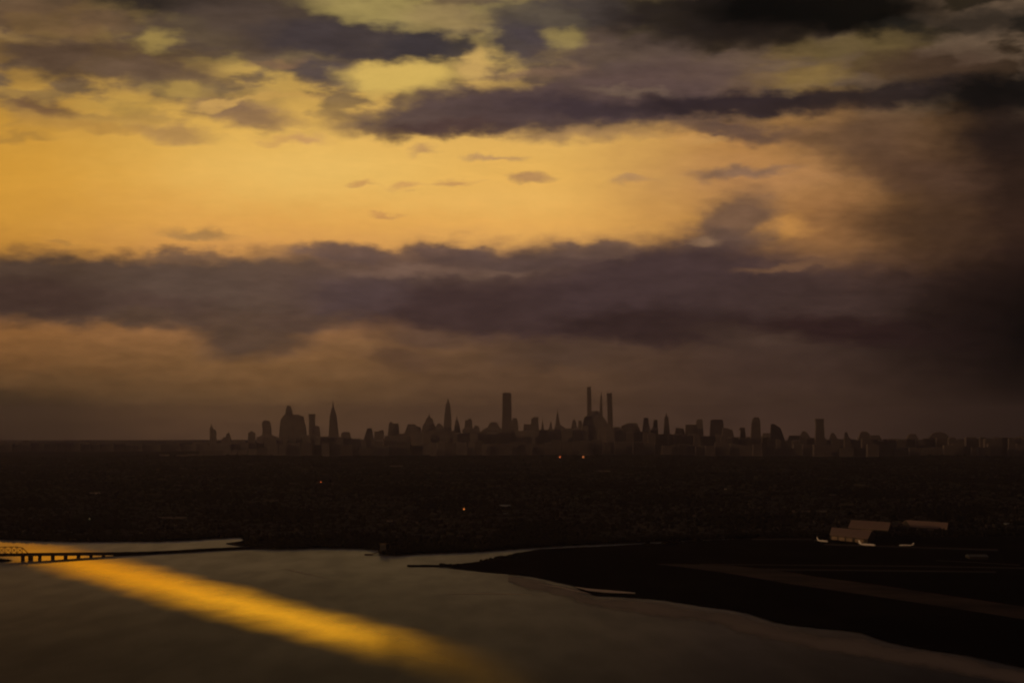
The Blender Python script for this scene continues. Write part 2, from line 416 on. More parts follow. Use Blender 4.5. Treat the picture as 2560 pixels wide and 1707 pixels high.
WATER_GLOSS = 1.75
STREAK_TINT = (1.0, .74, .13, 1)  # gold of the window glare, put into the lane's reflection colour
radii = [0, 300, 700, 1200, 1700] + [2200 + 350 * i for i in range(22)] + [10500, 12000, 14000, 17000, 20000, 24000, 29000, 35000, 42000, 50000, 58000, 66000, 72000]
NSEG = 240
mb = MB(); mb.v.append((0, 0, 0))
for r in radii[1:]:
    for j in range(NSEG):
        x, y = r * math.sin(2 * math.pi * j / NSEG), r * math.cos(2 * math.pi * j / NSEG)
        mb.v.append((x, y, drop(x, y)))
for j in range(NSEG): mb.f.append((0, 1 + (j + 1) % NSEG, 1 + j))
for i in range(len(radii) - 2):
    for j in range(NSEG):
        a, b = 1 + i * NSEG + j, 1 + i * NSEG + (j + 1) % NSEG
        mb.f.append((a, b, b + NSEG, a + NSEG))
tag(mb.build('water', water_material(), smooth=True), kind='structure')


# ---------------------------------------------------------------- land
def land_sheet(name, near_pts, far_rows, m, h, x0, x1, step, far_pts=None, hfun=None, wig=.35, cat=None):
    """a sheet whose near edge follows a shoreline; far_rows = distances, or far_pts = the other shoreline"""
    mb = MB(); cols = []
    xs = []; x = x0
    while x <= x1 + .1: xs.append(x); x += step
    for px in xs:
        py = interp(near_pts, px) + jig(px, wig)
        col = []
        w = ground_at(px, py, 0); col.append((w.x, w.y, w.z - 1.0))
        w = ground_at(px, py, h); col.append(tuple(w))
        d0 = math.hypot(w.x, w.y)
        if far_pts:
            py2 = min(interp(far_pts, px) + jig(px * 1.7 + 9, wig), py - .05)
            e = ground_at(px, py2, h)
            for k in (.12, .3, .5, .7, .88, 1.0):
                q = Vector((w.x + (e.x - w.x) * k, w.y + (e.y - w.y) * k, 0)); col.append((q.x, q.y, drop(q.x, q.y) + h + (0 if k == 1 else .25)))
            col.append((e.x, e.y, drop(e.x, e.y) - 1.0))
        else:
            u = Vector((w.x, w.y, 0)) / d0
            for d in far_rows:
                dd = d0 + (d - d0) * 1.0 if d > d0 + 100 else d0 + 20 + 2 * len(col)
                q = u * dd
                hh = hfun(q.x, q.y, dd) if hfun else 0
                col.append((q.x, q.y, drop(q.x, q.y) + h + hh))
        cols.append(col)
    n = len(cols[0])
    for c in cols: mb.v += c
    for i in range(len(cols) - 1):
        for j in range(n - 1):
            a = i * n + j
            mb.f.append((a, a + n, a + n + 1, a + 1))
    return tag(mb.build(name, m, smooth=False), kind='structure')


SHORE = [(-900, 1352), (0, 1345), (100, 1350), (200, 1352), (400, 1351), (500, 1347), (560, 1343), (604, 1340.5), (606, 1345), (568, 1357), (612, 1364), (640, 1368), (700, 1371), (800, 1367),
         (900, 1369), (948, 1373), (953, 1384), (985, 1386), (1060, 1381), (1200, 1376), (1300, 1368.5), (1400, 1362.5), (1500, 1358), (1600, 1355), (1700, 1350), (1900, 1343), (2100, 1341), (3400, 1338)]
# the little bay behind the causeway ends in a notch: handled as its own sheet of land below, so the main edge is single-valued
MAIN = [(-900, 1352), (0, 1345.5), (100, 1350), (200, 1352), (400, 1351), (470, 1348), (520, 1345), (560, 1342.5), (606, 1340.5), (612, 1363), (640, 1368), (700, 1371), (800, 1367),
        (900, 1369), (948, 1373), (953, 1384), (985, 1386), (1060, 1381), (1200, 1376), (1300, 1368.5), (1400, 1362.5), (1500, 1358), (1600, 1355), (1700, 1350), (1900, 1343), (2100, 1341), (3400, 1338)]

def land_material(name, dark, light, cover, sc):
    m = bpy.data.materials.new(name); m.use_nodes = True
    t = m.node_tree; b = t.nodes['Principled BSDF']; b.inputs['Roughness'].default_value = 1; b.inputs['Specular IOR Level'].default_value = 0
    geo = t.nodes.new('ShaderNodeNewGeometry'); mp = t.nodes.new('ShaderNodeMapping'); t.links.new(geo.outputs['Position'], mp.inputs[0]); mp.inputs['Scale'].default_value = sc
    n = t.nodes.new('ShaderNodeTexNoise'); n.inputs['Scale'].default_value = 1; n.inputs['Detail'].default_value = 6; t.links.new(mp.outputs[0], n.inputs['Vector'])
    r = t.nodes.new('ShaderNodeMapRange'); t.links.new(n.outputs['Fac'], r.inputs[0]); r.inputs[1].default_value = cover[0]; r.inputs[2].default_value = cover[1]
    x = t.nodes.new('ShaderNodeMix'); x.data_type = 'RGBA'; t.links.new(r.outputs[0], x.inputs[0]); x.inputs[6].default_value = (*dark, 1); x.inputs[7].default_value = (*light, 1)
    t.links.new(x.outputs[2], b.inputs['Base Color'])
    return m


def plain(x, y, d):
    """gentle swells, a low ridge in front of the far city"""
    ridge = 16 * math.exp(-((d - 19300) / 700) ** 2) * (1 + .5 * math.sin(x * .0021) + .3 * math.sin(x * .0057 + 1))
    return ridge + min(1, max(0, (d - 5900) / 2500)) * (5 + 2.5 * math.sin(x * .0011 + y * .0007) + 1.5 * math.sin(x * .0031 - y * .0021))


land_m = land_material('dusk_land', (.022, .02, .016), (.06, .048, .038), (.45, .75), (.003, .0009, .01))
rows = [6100, 6400, 6800, 7300, 7900, 8600, 9400, 10300, 11300, 12400, 13600, 15000, 16500, 17800, 18500, 18900, 19300, 19700, 20200, 21000, 22500, 25000, 28000, 33000, 40000, 50000, 60000, 67000, 73000]
land_sheet('ground', MAIN, rows, land_m, 2.5, -880, 3360, 8, hfun=plain, wig=.5)
# a point of land reaching left into the little bay
land_sheet('ground_point', [(566, 1357.4), (590, 1361.5), (612, 1363.8), (660, 1366)], None, land_m, 2.2, 566, 660, 4,
           far_pts=[(566, 1357), (585, 1354.5), (612, 1350.5), (660, 1347)], wig=.1)
# the airport peninsula
S_LOW = [(1018, 1414.5), (1110, 1415.5), (1150, 1421.5), (1200, 1426.5), (1280, 1434), (1323, 1438), (1370, 1448), (1430, 1461), (1455, 1475), (1485, 1486), (1590, 1492), (1661, 1498), (1742, 1511), (1824, 1522),
         (1868, 1530), (1933, 1552), (1987, 1561), (2151, 1578), (2205, 1598), (2287, 1616), (2423, 1636), (2560, 1666), (3000, 1745), (3400, 1800)]
S_UP = [(1018, 1411), (1110, 1411), (1180, 1405.5), (1215, 1398.5), (1250, 1392), (1290, 1381.5), (1351, 1371.5), (1420, 1368), (1476, 1366), (1617, 1358.5), (1650, 1357.5), (1715, 1352.5), (1895, 1343.5), (2000, 1338), (3400, 1333)]
air_m = land_material('airfield_grass', (.012, .011, .009), (.026, .022, .018), (.5, .75), (.006, .002, .01))
land_sheet('airfield', S_LOW, None, air_m, 1.6, 1018, 3398, 5, far_pts=S_UP, wig=.45)
# flats of wet sand under the peninsula's shore
sand_m = bpy.data.materials.new('wet_sand'); sand_m.use_nodes = True
t = sand_m.node_tree; b = t.nodes['Principled BSDF']; b.inputs['Roughness'].default_value = .55
b.inputs['Base Color'].default_value = (.36, .29, .24, 1); b.inputs['Specular IOR Level'].default_value = .5
geo = t.nodes.new('ShaderNodeNewGeometry'); mp = t.nodes.new('ShaderNodeMapping'); t.links.new(geo.outputs['Position'], mp.inputs[0]); mp.inputs['Scale'].default_value = (.012, .004, .01)
n = t.nodes.new('ShaderNodeTexNoise'); n.inputs['Scale'].default_value = 1; n.inputs['Detail'].default_value = 5; t.links.new(mp.outputs[0], n.inputs['Vector'])
at = t.nodes.new('ShaderNodeAttribute'); at.attribute_name = 'edge'
r = t.nodes.new('ShaderNodeMath'); r.operation = 'MULTIPLY_ADD'; t.links.new(n.outputs['Fac'], r.inputs[0]); r.inputs[1].default_value = 1.0; t.links.new(at.outputs['Fac'], r.inputs[2])
r2 = t.nodes.new('ShaderNodeMapRange'); r2.interpolation_type = 'SMOOTHSTEP'; t.links.new(r.outputs[0], r2.inputs[0]); r2.inputs[1].default_value = .55; r2.inputs[2].default_value = 1.25; r2.inputs[4].default_value = .8
t.links.new(r2.outputs[0], b.inputs['Alpha'])
S_FLAT = [(1270, 1438), (1320, 1455), (1380, 1470), (1450, 1493), (1520, 1508), (1600, 1518), (1700, 1534), (1800, 1553), (1900, 1583), (2000, 1603), (2100, 1618), (2300, 1656), (2560, 1706), (3000, 1790)]
mb = MB(); cols = []; edge = []
px = 1270
while px < 3000:
    y0, y1 = interp(S_LOW, px) - 1, interp(S_FLAT, px) + jig(px * .5, 2.5)
    if y1 < y0 + 2: y1 = y0 + 2
    y1 += 18
    for k in (0, .2, .4, .6, .8, 1):
        w = ground_at(px, y0 + (y1 - y0) * k, .25); mb.v.append(tuple(w)); edge.append(.75 - .75 * abs(k * 2 - 1.1) ** 1.5)
    px += 8
nn = len(mb.v) // 6
for i in range(nn - 1):
    for j in range(5):
        a = i * 6 + j; mb.f.append((a, a + 6, a + 7, a + 1))
sand = tag(mb.build('sand_flats', sand_m), kind='structure')
attr = sand.data.attributes.new('edge', 'FLOAT', 'POINT')
for i, e in enumerate(edge): attr.data[i].value = e


def strip(name, pts, m, h):
    """a flat strip through (px, py top, py bottom)"""
    mb = MB()
    x = pts[0][0]
    tops = [(p[0], p[1]) for p in pts]; bots = [(p[0], p[2]) for p in pts]
    while x <= pts[-1][0]:
        for yy in (interp(tops, x), interp(bots, x)): mb.v.append(tuple(ground_at(x, yy, h)))
        x += 15
    for i in range(len(mb.v) // 2 - 1): mb.f.append((2 * i, 2 * i + 1, 2 * i + 3, 2 * i + 2))
    return tag(mb.build(name, m), kind='structure')


mat('wet_sand_plain', (.62, .48, .37), .5, noise=.2, nscale=.02)
run_m = mat('runway_concrete', (.06, .038, .03), .9, noise=.7, nscale=.008, spec=.1)
strip('runway', [(1640, 1408.5, 1409.5), (1700, 1409, 1416), (1830, 1413, 1434), (1950, 1426, 1455), (2050, 1442, 1470), (2200, 1462, 1492), (2400, 1492, 1522), (2700, 1536, 1570)], run_m, 4.2)
run2_m = mat('taxiway_asphalt', (.055, .04, .034), .9, noise=.3, nscale=.006, spec=.1)
strip('taxiway', [(1750, 1408.5, 1410.5), (2000, 1410.5, 1413), (2300, 1413, 1416), (2700, 1420, 1424)], run2_m, 4.3)
strip('taxiway', [(1800, 1418.5, 1419.5), (1950, 1421, 1425), (2150, 1423, 1427), (2500, 1427, 1431)], run2_m, 4.4)
strip('taxiway', [(1880, 1346, 1349), (2000, 1345.5, 1349.5), (2040, 1346, 1350)], run_m, 4.3)
strip('apron', [(2060, 1358, 1362), (2300, 1366, 1370), (2500, 1372, 1377)], run2_m, 4.2)
strip('lagoon', [(1438, 1465.5, 1467), (1470, 1470, 1476), (1520, 1474, 1481), (1570, 1478.5, 1482.5), (1597, 1481.5, 1483)], bpy.data.materials['wet_sand_plain'], 4.2)
strip('shoal', [(708, 1419.6, 1420.2), (740, 1427, 1428.6), (790, 1438.5, 1439.6), (815, 1442.5, 1443)], bpy.data.materials['wet_sand_plain'], .3)
strip('shoal', [(1120, 1484, 1484.5), (1200, 1482, 1483.5), (1290, 1483.5, 1485), (1330, 1485.5, 1486)], bpy.data.materials['wet_sand_plain'], .3)
strip('shoal', [(1345, 1458, 1458.8), (1400, 1466, 1468.6), (1450, 1477, 1480), (1500, 1486, 1488)], bpy.data.materials['wet_sand_plain'], .6)
strip('road', [(2340, 1399, 1401), (2440, 1404, 1406), (2560, 1411, 1413.5)], run2_m, 4.2)


# ---------------------------------------------------------------- causeway and railway bridge
def bank(name, pts, m, cat=None):
    mb = MB(); rings = []
    x = pts[0][0]
    while x <= pts[-1][0]:
        yt, yb = interp([(p[0], p[1]) for p in pts], x) + jig(x, .3), interp([(p[0], p[2]) for p in pts], x)
        w = ground_at(x, yb, 0); d = math.hypot(w.x, w.y); u = Vector((w.x, w.y, 0)) / d
        zt = z_at(yt, d + 8)
        rings.append([w + Vector((0, 0, -1)), u * (d + 7) + Vector((0, 0, zt - .8)), u * (d + 11) + Vector((0, 0, zt)), u * (d + 17) + Vector((0, 0, zt)), u * (d + 27) + Vector((0, 0, w.z - 1))])
        x += 6
    mb.loft(rings)
    return tag(mb.build(name, m), kind='structure')


bank_m = mat('dark_riprap', (.022, .018, .015), 1, noise=.4, nscale=.2, spec=0)
bank('embankment', [(284, 1374.5, 1390), (340, 1374.3, 1387.5), (420, 1372, 1383.5), (500, 1368, 1379), (540, 1366, 1376.5), (600, 1364, 1373.6), (650, 1363.5, 1372.2), (690, 1365, 1371)], bank_m)

conc_m = mat('weathered_concrete', (.20, .135, .085), .9, noise=.3, nscale=.3, spec=.1)
steel_m = mat('rusty_steel', (.14, .09, .055), .8, noise=.3, nscale=.4, spec=.1)
BASE = [(-120, 1407.5), (0, 1402), (95, 1397.5), (130, 1396), (190, 1393), (285, 1389)]
b0 = ground_at(100, interp(BASE, 100), 0)
bridge = tag(empty('railway_bridge', b0), 'long low railway trestle with a steel truss span, running into the dark causeway', 'bridge')


def bp(px, py, off=0.0):
    w = ground_at(px, interp(BASE, px), 0); d = math.hypot(w.x, w.y) + off; u = Vector((w.x, w.y, 0)).normalized() * d
    return Vector((u.x, u.y, z_at(py, d))) - b0


mb = MB()
mb.loft([[bp(x, 1382, 0), bp(x, 1374.2, 0), bp(x, 1374.2, 9), bp(x, 1382, 9)] for x in (-115, -40, 20, 90, 160, 230, 292)])
mb.build('deck', conc_m, bridge)
mb = MB(); mb.loft([[bp(x, 1374.7, .2), bp(x, 1373.8, .2), bp(x, 1373.8, .7), bp(x, 1374.7, .7)] for x in (74, 120, 200, 290)])
mb.build('parapet', conc_m, bridge)
for xa, xb in ((-66, -52), (52, 62), (70, 83), (95, 104), (127, 137), (159, 169), (191.5, 201), (223, 232), (254, 263), (284, 292)):
    mb = MB(); q = []
    for x in (xa, xb):
        yb = interp(BASE, x) + 1
        q.append([bp(x, yb, .6), bp(x, 1380.8, .6), bp(x, 1380.8, 8.2), bp(x, yb, 8.2)])
    mb.loft(q); mb.build('pier', conc_m, bridge)
mb = MB()
mb.loft([[bp(x, interp(BASE, x) + .8, -1.5), bp(x, interp(BASE, x) - 1.3, -1.5), bp(x, interp(BASE, x) - 1.3, 10), bp(x, interp(BASE, x) + .8, 10)] for x in (58, 95, 160, 230, 288)])
mb.build('footing', conc_m, bridge)
truss = bpy.data.objects.new('truss', None); C.objects.link(truss); truss.parent = bridge
for off, nm in ((.5, 'side_frame'), (8.5, 'side_frame')):
    mb = MB()
    nodes = [-100, -84, -68, -52, -36, -20, -4, 12, 28, 42, 56, 70]
    top = {56: 1361.5, 70: 1374.5, -84: 1361.5, -100: 1374.5}
    tp = [(x, top.get(x, 1358.8)) for x in nodes]
    for (xa, ya), (xb, yb) in zip(tp, tp[1:]):
        mb.bar(bp(xa, ya, off), bp(xb, yb, off), 1.3)
        mb.bar(bp(xa, 1374.6, off), bp(xb, ya if xa > -20 else ya, off) if False else bp(xb, yb, off), .75)
        mb.bar(bp(xa, ya, off), bp(xb, 1374.6, off), .75)
        mb.bar(bp(xb, yb, off), bp(xb, 1374.6, off), .9)
    mb.build(nm, steel_m, truss)
for x in (-68, -36, -4, 28, 56): MB().bar(bp(x, 1359 if x != 56 else 1361.5, .5), bp(x, 1359 if x != 56 else 1361.5, 8.5), .8).build('cross_brace', steel_m, truss)
islet_m = land_material('islet_mud', (.02, .017, .014), (.03, .026, .02), (.4, .7), (.05, .05, .05))
bank('islet', [(-140, 1388, 1405), (-60, 1386.5, 1404.5), (0, 1387, 1403.5), (24, 1390, 1402.5), (40, 1397, 1400.5), (60, 1397.2, 1398.6)], islet_m)

# ---------------------------------------------------------------- the far city
FAC = [mat('facade_grey', (.285, .24, .22), .8, noise=.15, nscale=.02), mat('facade_brown', (.275, .225, .205), .85, noise=.15, nscale=.02),
       mat('facade_umber', (.255, .21, .195), .7, noise=.15, nscale=.02), mat('facade_stone', (.30, .25, .23), .9, noise=.15, nscale=.02),
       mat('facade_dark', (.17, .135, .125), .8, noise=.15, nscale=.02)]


def tower(name, label, dist, prof, m=0, depth=.8, crown=None, spire=None, round_=False, group=None):
    """prof: (row, left, right) from the lowest step to the roof, read at the tower's distance"""
    xm = (prof[0][1] + prof[0][2]) / 2
    g = at_dist(xm, dist); base = Vector((g.x, g.y, g.z - 3))
    k = dist / FPX
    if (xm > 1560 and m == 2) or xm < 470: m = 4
    parts = crown or spire
    def rings(pr, z0=None, sc=1.0):
        out = []
        w0 = (pr[0][2] - pr[0][1]) * k
        dpt = min(max(w0 * depth, 12), 70) * sc
        if z0 is not None: pr = [(None, pr[0][1], pr[0][2])] + list(pr)
        for (y, a, b) in pr:
            z = z0 if y is None else z_at(y, dist) - base.z
            xa, xb = (a - xm) * k, (b - xm) * k
            f = ((xb - xa) / w0) if w0 else 1
            dd = dpt * max(f, .12) / 2
            if round_:
                cx, rx = (xa + xb) / 2, (xb - xa) / 2
                out.append([(cx + rx * math.cos(2 * math.pi * i / 14), dd * math.sin(2 * math.pi * i / 14), z) for i in range(14)])
            else:
                out.append([(xa, -dd, z), (xb, -dd, z), (xb, dd, z), (xa, dd, z)])
        return out
    body = MB().loft(rings(prof, 0.0))
    if not parts:
        o = body.build(name, FAC[m]); o.location = base
        return tag(o, label, 'building', group)
    r = tag(empty(name, base), label, 'building', group)
    body.build('body', FAC[m], r)
    if crown: MB().loft(rings([(prof[-1][0] + .2, crown[0][1], crown[0][2])] + list(crown))).build('crown', FAC[m], r)
    if spire:
        x, y0, y1, w = spire
        c0, c1 = (x - xm) * k, z_at(y0, dist) - base.z
        MB().prism(c0, 0, w * k / 2, c1 - 1, z_at(y1, dist) - base.z, 8, .15 * w * k / 2).build('spire', FAC[m], r)
    return r


T = tower
T('pointed_tower', 'slim pointed tower standing alone at the far left of the skyline', 23500, [(1072, 525, 533), (1066, 525.5, 531.5)], 1, spire=(528.3, 1066, 1058, 4.5))
T('apartment_tower', 'narrow slab pressed against the right side of the leftmost pointed tower', 23800, [(1080, 533.5, 541), (1073, 533.5, 538)], 0)
T('stepped_tower', 'small stepped tower with a short spire, right of the leftmost pointed tower', 23200, [(1100, 554, 577), (1092, 560, 577), (1092, 565, 576), (1083, 567, 574)], 1, spire=(571, 1083, 1076, 3))
T('office_block', 'low sloping block between the short spire tower and the small square tower', 23000, [(1104, 580, 612), (1098, 584, 606)], 2)
T('square_tower', 'small square tower with a tiny roof stub, left of the round topped tower', 23200, [(1084, 621, 638), (1080, 622, 637)], 2, crown=[(1077, 626, 632)])
T('round_topped_tower', 'tower with a bulging round top on a broad base, left of the big cluster', 23400,
  [(1092, 643, 694), (1090, 650, 687), (1086, 656, 679), (1070, 656.5, 678), (1062, 655, 677), (1055, 656, 675), (1051, 660, 671)], 1)
T('shouldered_tower', 'tallest tower of the big left cluster, with a blunt crown on sloping shoulders', 23300,
  [(1090, 698, 734), (1050, 702, 734), (1040, 708, 734), (1035, 713, 733)], 0, crown=[(1030, 714, 731), (1020, 716, 728), (1014, 718, 726)])
T('wide_tower', 'wide tower with a gently sloping roof in the middle of the big left cluster', 23000, [(1086, 728, 766), (1060, 728, 762), (1042, 730, 759), (1036, 732, 746)], 1)
T('notched_tower', 'narrow tower with a flat roof at the right edge of the big left cluster', 23100, [(1080, 748, 766), (1060, 748, 763), (1056, 749, 760), (1041, 749, 759)], 2)
T('flat_topped_tower', 'slim flat topped tower just left of the skyscraper with the tapering needle', 23400, [(1090, 773, 789), (1045, 773, 787)], 0, crown=[(1034.5, 772, 788)])
T('office_block', 'low square block between the slim flat topped tower and the needle skyscraper', 22700, [(1085, 785, 801), (1066, 786, 798), (1064, 787, 794)], 2)
T('needle_skyscraper', 'tall tapering skyscraper ending in a needle, highest at the left of the skyline', 22800,
  [(1092, 820, 850), (1090, 822, 847), (1060, 823.5, 843.5), (1038, 825, 841), (1030, 827, 838.5), (1020, 829, 836)], 2, spire=(832.3, 1022, 1001, 6))
T('domed_block', 'low block with a rounded roof just right of the needle skyscraper', 22500, [(1095, 853, 877), (1082, 854, 875), (1079, 859, 870)], 2)
T('office_block', 'long low block right of the low rounded block', 22600, [(1100, 877, 910), (1096, 879, 900)], 1)
T('slanted_tower', 'small tower with a leaning left side, left of two square towers', 23400, [(1096, 910, 934), (1085, 914, 932), (1070, 918, 930)], 0)
T('square_tower', 'broad low square tower with a slightly raised right corner', 23300, [(1096, 936, 960), (1078, 936.5, 959)], 0, crown=[(1075, 948, 959)])
T('square_tower', 'square tower with twin roof corners standing left of the stepped pair', 23200, [(1090, 970, 999), (1058, 973, 996)], 1, crown=[(1054.5, 974, 981)])
T('stepped_block', 'broad stepped block with a flat middle, left of the pagoda shaped tower', 22800, [(1085, 1010, 1054), (1068, 1017, 1052), (1064, 1018, 1041), (1060, 1020, 1038)], 2)
T('pagoda_tower', 'stepped tower narrowing to a soft peak, left of the tall spired tower', 23000, [(1075, 1055, 1092), (1062, 1058, 1087), (1056, 1062, 1084), (1047, 1066, 1082), (1043, 1068, 1076)], 1, spire=(1072.5, 1043, 1034, 6))
T('gabled_block', 'small gabled block between the pagoda shaped tower and the tall spired tower', 22600, [(1072, 1088, 1110), (1063, 1091, 1106), (1058, 1095, 1100)], 2)
T('spired_skyscraper', 'tall tapering glass tower with a blurred spire near the middle left of the skyline', 22900,
  [(1075, 1109, 1129), (1040, 1111, 1128), (1015, 1114, 1126), (1006, 1116.5, 1123.5)], 0, spire=(1120, 1008, 994, 6))
T('spired_tower', 'small tower with a long thin spire just right of the tall tapering glass tower', 23100, [(1080, 1135, 1152), (1060, 1137, 1148), (1050, 1139, 1145)], 0, spire=(1142, 1052, 1039, 4.5))
T('square_tower', 'stubby tower with a raised right side, left of the huge slab', 22800, [(1074, 1156, 1186), (1068, 1162, 1181), (1050, 1162.5, 1180)], 2, crown=[(1046.5, 1170, 1178)])
T('gabled_block', 'low gabled block left of the gap before the huge slab', 22600, [(1078, 1183, 1200), (1066, 1185, 1197), (1063, 1188, 1192)], 2)
T('stepped_block', 'wide base with a square upper part, immediately left of the huge slab', 22500, [(1075, 1205, 1256), (1068, 1219, 1250), (1058, 1224, 1244), (1055, 1228, 1240)], 1)
T('slab_tower', 'huge plain slab tower with a flat roof, the widest tall tower in the middle', 21800, [(1072, 1254, 1280), (1040, 1255.5, 1279), (983.5, 1256.5, 1278)], 2, crown=[(981.5, 1259, 1275)])
T('office_tower', 'short tower with a rounded corner touching the right side of the huge slab', 22300, [(1070, 1278, 1296), (1052, 1280, 1294), (1045, 1283, 1291)], 2)
T('office_block', 'low block with a square top, left step of the dark square tower', 22500, [(1072, 1308, 1332), (1060, 1310, 1330)], 2)
T('square_tower', 'dark square tower with a chamfered left corner, midway left of the church like spire', 22300, [(1072, 1326, 1347), (1048, 1328, 1345.5), (1042, 1333, 1345)], 2)
T('thin_tower', 'very thin blurred tower with a tip, just right of the dark square tower', 23400, [(1072, 1353, 1360), (1058, 1354.5, 1358)], 1, spire=(1356, 1058, 1043, 3))
T('thin_tower', 'faint thin stub halfway between the dark square tower and the church like spire', 23600, [(1072, 1372, 1381), (1060, 1375, 1379), (1054, 1376, 1378)], 1)
T('spired_tower', 'small dark tower with a church like spire, left of the three slim towers', 22500, [(1068, 1386, 1412), (1062, 1388.5, 1401), (1045, 1390.5, 1397), (1035, 1392, 1396)], 2, spire=(1394, 1036, 1019, 3.4))
T('pointed_block', 'short pointed tower between the church like spire and the three slim towers', 22800, [(1068, 1428, 1442), (1056, 1430, 1440), (1050, 1432.5, 1438)], 2, spire=(1435.5, 1050, 1045, 3))
T('office_tower', 'stubby tower just left of the mass below the three slim towers', 22900, [(1068, 1445, 1456), (1051, 1446, 1454)], 0)
T('slim_skyscraper', 'tallest and leftmost of the three slim skyscrapers', 23400, [(1050, 1468, 1479.5), (1000, 1467.5, 1478.5), (967, 1467.5, 1477.5)], 1)
T('terraced_block', 'broad dark terraced mass at the foot of the three slim skyscrapers', 22600, [(1062, 1456, 1520), (1050, 1459, 1514), (1042, 1461, 1508), (1034, 1476, 1500), (1027, 1481, 1495)], 2)
T('slim_skyscraper', 'thinnest of the three slim skyscrapers, tapering to a point in the middle', 23300, [(1048, 1498, 1507), (1015, 1499.5, 1506), (990, 1501, 1505)], 1, spire=(1503.3, 992, 979, 3.4))
T('slim_skyscraper', 'flat topped rightmost of the three slim skyscrapers, with even sides', 22800, [(1075, 1519.5, 1532.5), (1020, 1518, 1531), (982.5, 1517, 1529.5)], 2)
T('office_block', 'low block just right of the foot of the three slim skyscrapers', 22500, [(1075, 1533, 1552), (1067, 1535, 1549)], 2)
T('long_block', 'long block with a rising ragged roof right of the three slim skyscrapers', 22300, [(1074, 1550, 1600), (1064, 1554, 1595), (1059, 1566, 1593.5), (1057, 1570, 1592)], 2)
T('apartment_tower', 'left of a pair of plain towers right of the long ragged block', 22900, [(1075, 1606, 1626), (1060, 1608, 1622), (1044, 1609.5, 1620.5)], 0)
T('apartment_tower', 'right of a pair of plain towers right of the long ragged block', 22800, [(1075, 1626, 1645), (1068, 1632, 1644), (1049, 1634.5, 1643.5)], 2)
T('feathered_tower', 'dark tower with a blurred tip standing alone right of the pair of plain towers', 23000, [(1080, 1659, 1674), (1045, 1661, 1671), (1040, 1663, 1669)], 2, spire=(1666, 1040, 1030, 4))
T('office_block', 'small block with a low left step, left of the wide double tower', 22500, [(1085, 1686, 1712), (1071, 1689, 1708), (1069, 1690, 1698)], 2)
T('double_tower', 'wide square tower joined on its right to a taller narrow one', 22300, [(1085, 1712, 1744), (1061, 1714, 1741)], 2)
T('narrow_tower', 'taller narrow tower rising at the right side of the wide square one', 22500, [(1085, 1739, 1758), (1052, 1740, 1756), (1047.5, 1744, 1755)], 0)
T('wide_tower', 'wide flat roofed tower with a lower stepped wing to its right', 22300, [(1084, 1775, 1810), (1050, 1776.5, 1806.5)], 1, crown=[(1048.5, 1779, 1804)])
T('stepped_wing', 'low stepped wing on the right of the wide flat roofed tower', 22200, [(1090, 1804, 1834), (1074, 1806, 1830), (1069, 1806, 1815)], 2)
T('capped_tower', 'small narrow tower with an overhanging cap, left of the tall rounded tower', 22500, [(1092, 1850, 1864), (1074, 1851, 1862)], 2, crown=[(1072, 1847.5, 1862), (1068, 1851, 1862)])
T('rounded_tower', 'tall tower with a rounded dark roof, second from the right among tall ones', 22000, [(1085, 1877, 1901), (1056, 1879, 1900), (1046, 1882, 1898), (1042.5, 1886, 1895)], 2)
T('office_block', 'low flat block between the tall rounded tower and the sail shaped tower', 22200, [(1092, 1904, 1930), (1082, 1907, 1926)], 1)
T('sail_tower', 'sail shaped tower with a roof curving down to the right', 22100, [(1100, 1924, 1961), (1084, 1926, 1956), (1070, 1926.5, 1951), (1064, 1927, 1943), (1059.5, 1927, 1936)], 2)
T('office_block', 'long low block right of the sail shaped tower', 22300, [(1098, 1970, 2002), (1088, 1973, 1998)], 2)
T('gabled_block', 'low block with a small peak, left of the last tall tower', 22300, [(1092, 1998, 2024), (1082, 2004, 2018), (1077, 2006, 2012)], 2)
T('dark_tower', 'last tall dark tower at the right of the skyline, with a flat top', 21700, [(1090, 2038, 2060), (1060, 2039, 2058.5), (1046.5, 2038, 2058.5)], 2)
T('office_block', 'small pointed block just right of the last tall dark tower', 22200, [(1095, 2074, 2092), (1084, 2077, 2086), (1081, 2080, 2084)], 2)
T('thin_tower', 'faint thin chimney like tower right of the last tall dark tower', 22700, [(1095, 2110, 2122), (1080, 2112, 2118)], 1)
T('office_block', 'square block with a notched roof in the fading right of the skyline', 22000, [(1096, 2145, 2176), (1083, 2150, 2172), (1078, 2153, 2166)], 2)
T('office_block', 'low wide block right of the notched block in the fading right of the skyline', 22000, [(1096, 2174, 2202), (1087, 2177, 2197)], 2)
T('office_block', 'small block far right, first bump before the skyline fades out', 22300, [(1096, 2266, 2294), (1084, 2272, 2288)], 2)
T('office_block', 'blurred broad block at the far right end of the skyline', 22300, [(1092, 2322, 2372), (1082, 2332, 2362), (1079, 2340, 2352)], 2)
T('square_block', 'lone square block on the horizon at the left edge, far from the skyline', 24500, [(1110, 56, 78), (1100, 57, 77)], 2)
T('small_block', 'left of two small faint blocks on the horizon left of the skyline', 25500, [(1112, 244, 258), (1105, 247, 256)], 1)
T('small_block', 'right of two small faint blocks on the horizon left of the skyline', 25500, [(1112, 308, 332), (1107, 313, 329), (1103, 317, 326)], 1)

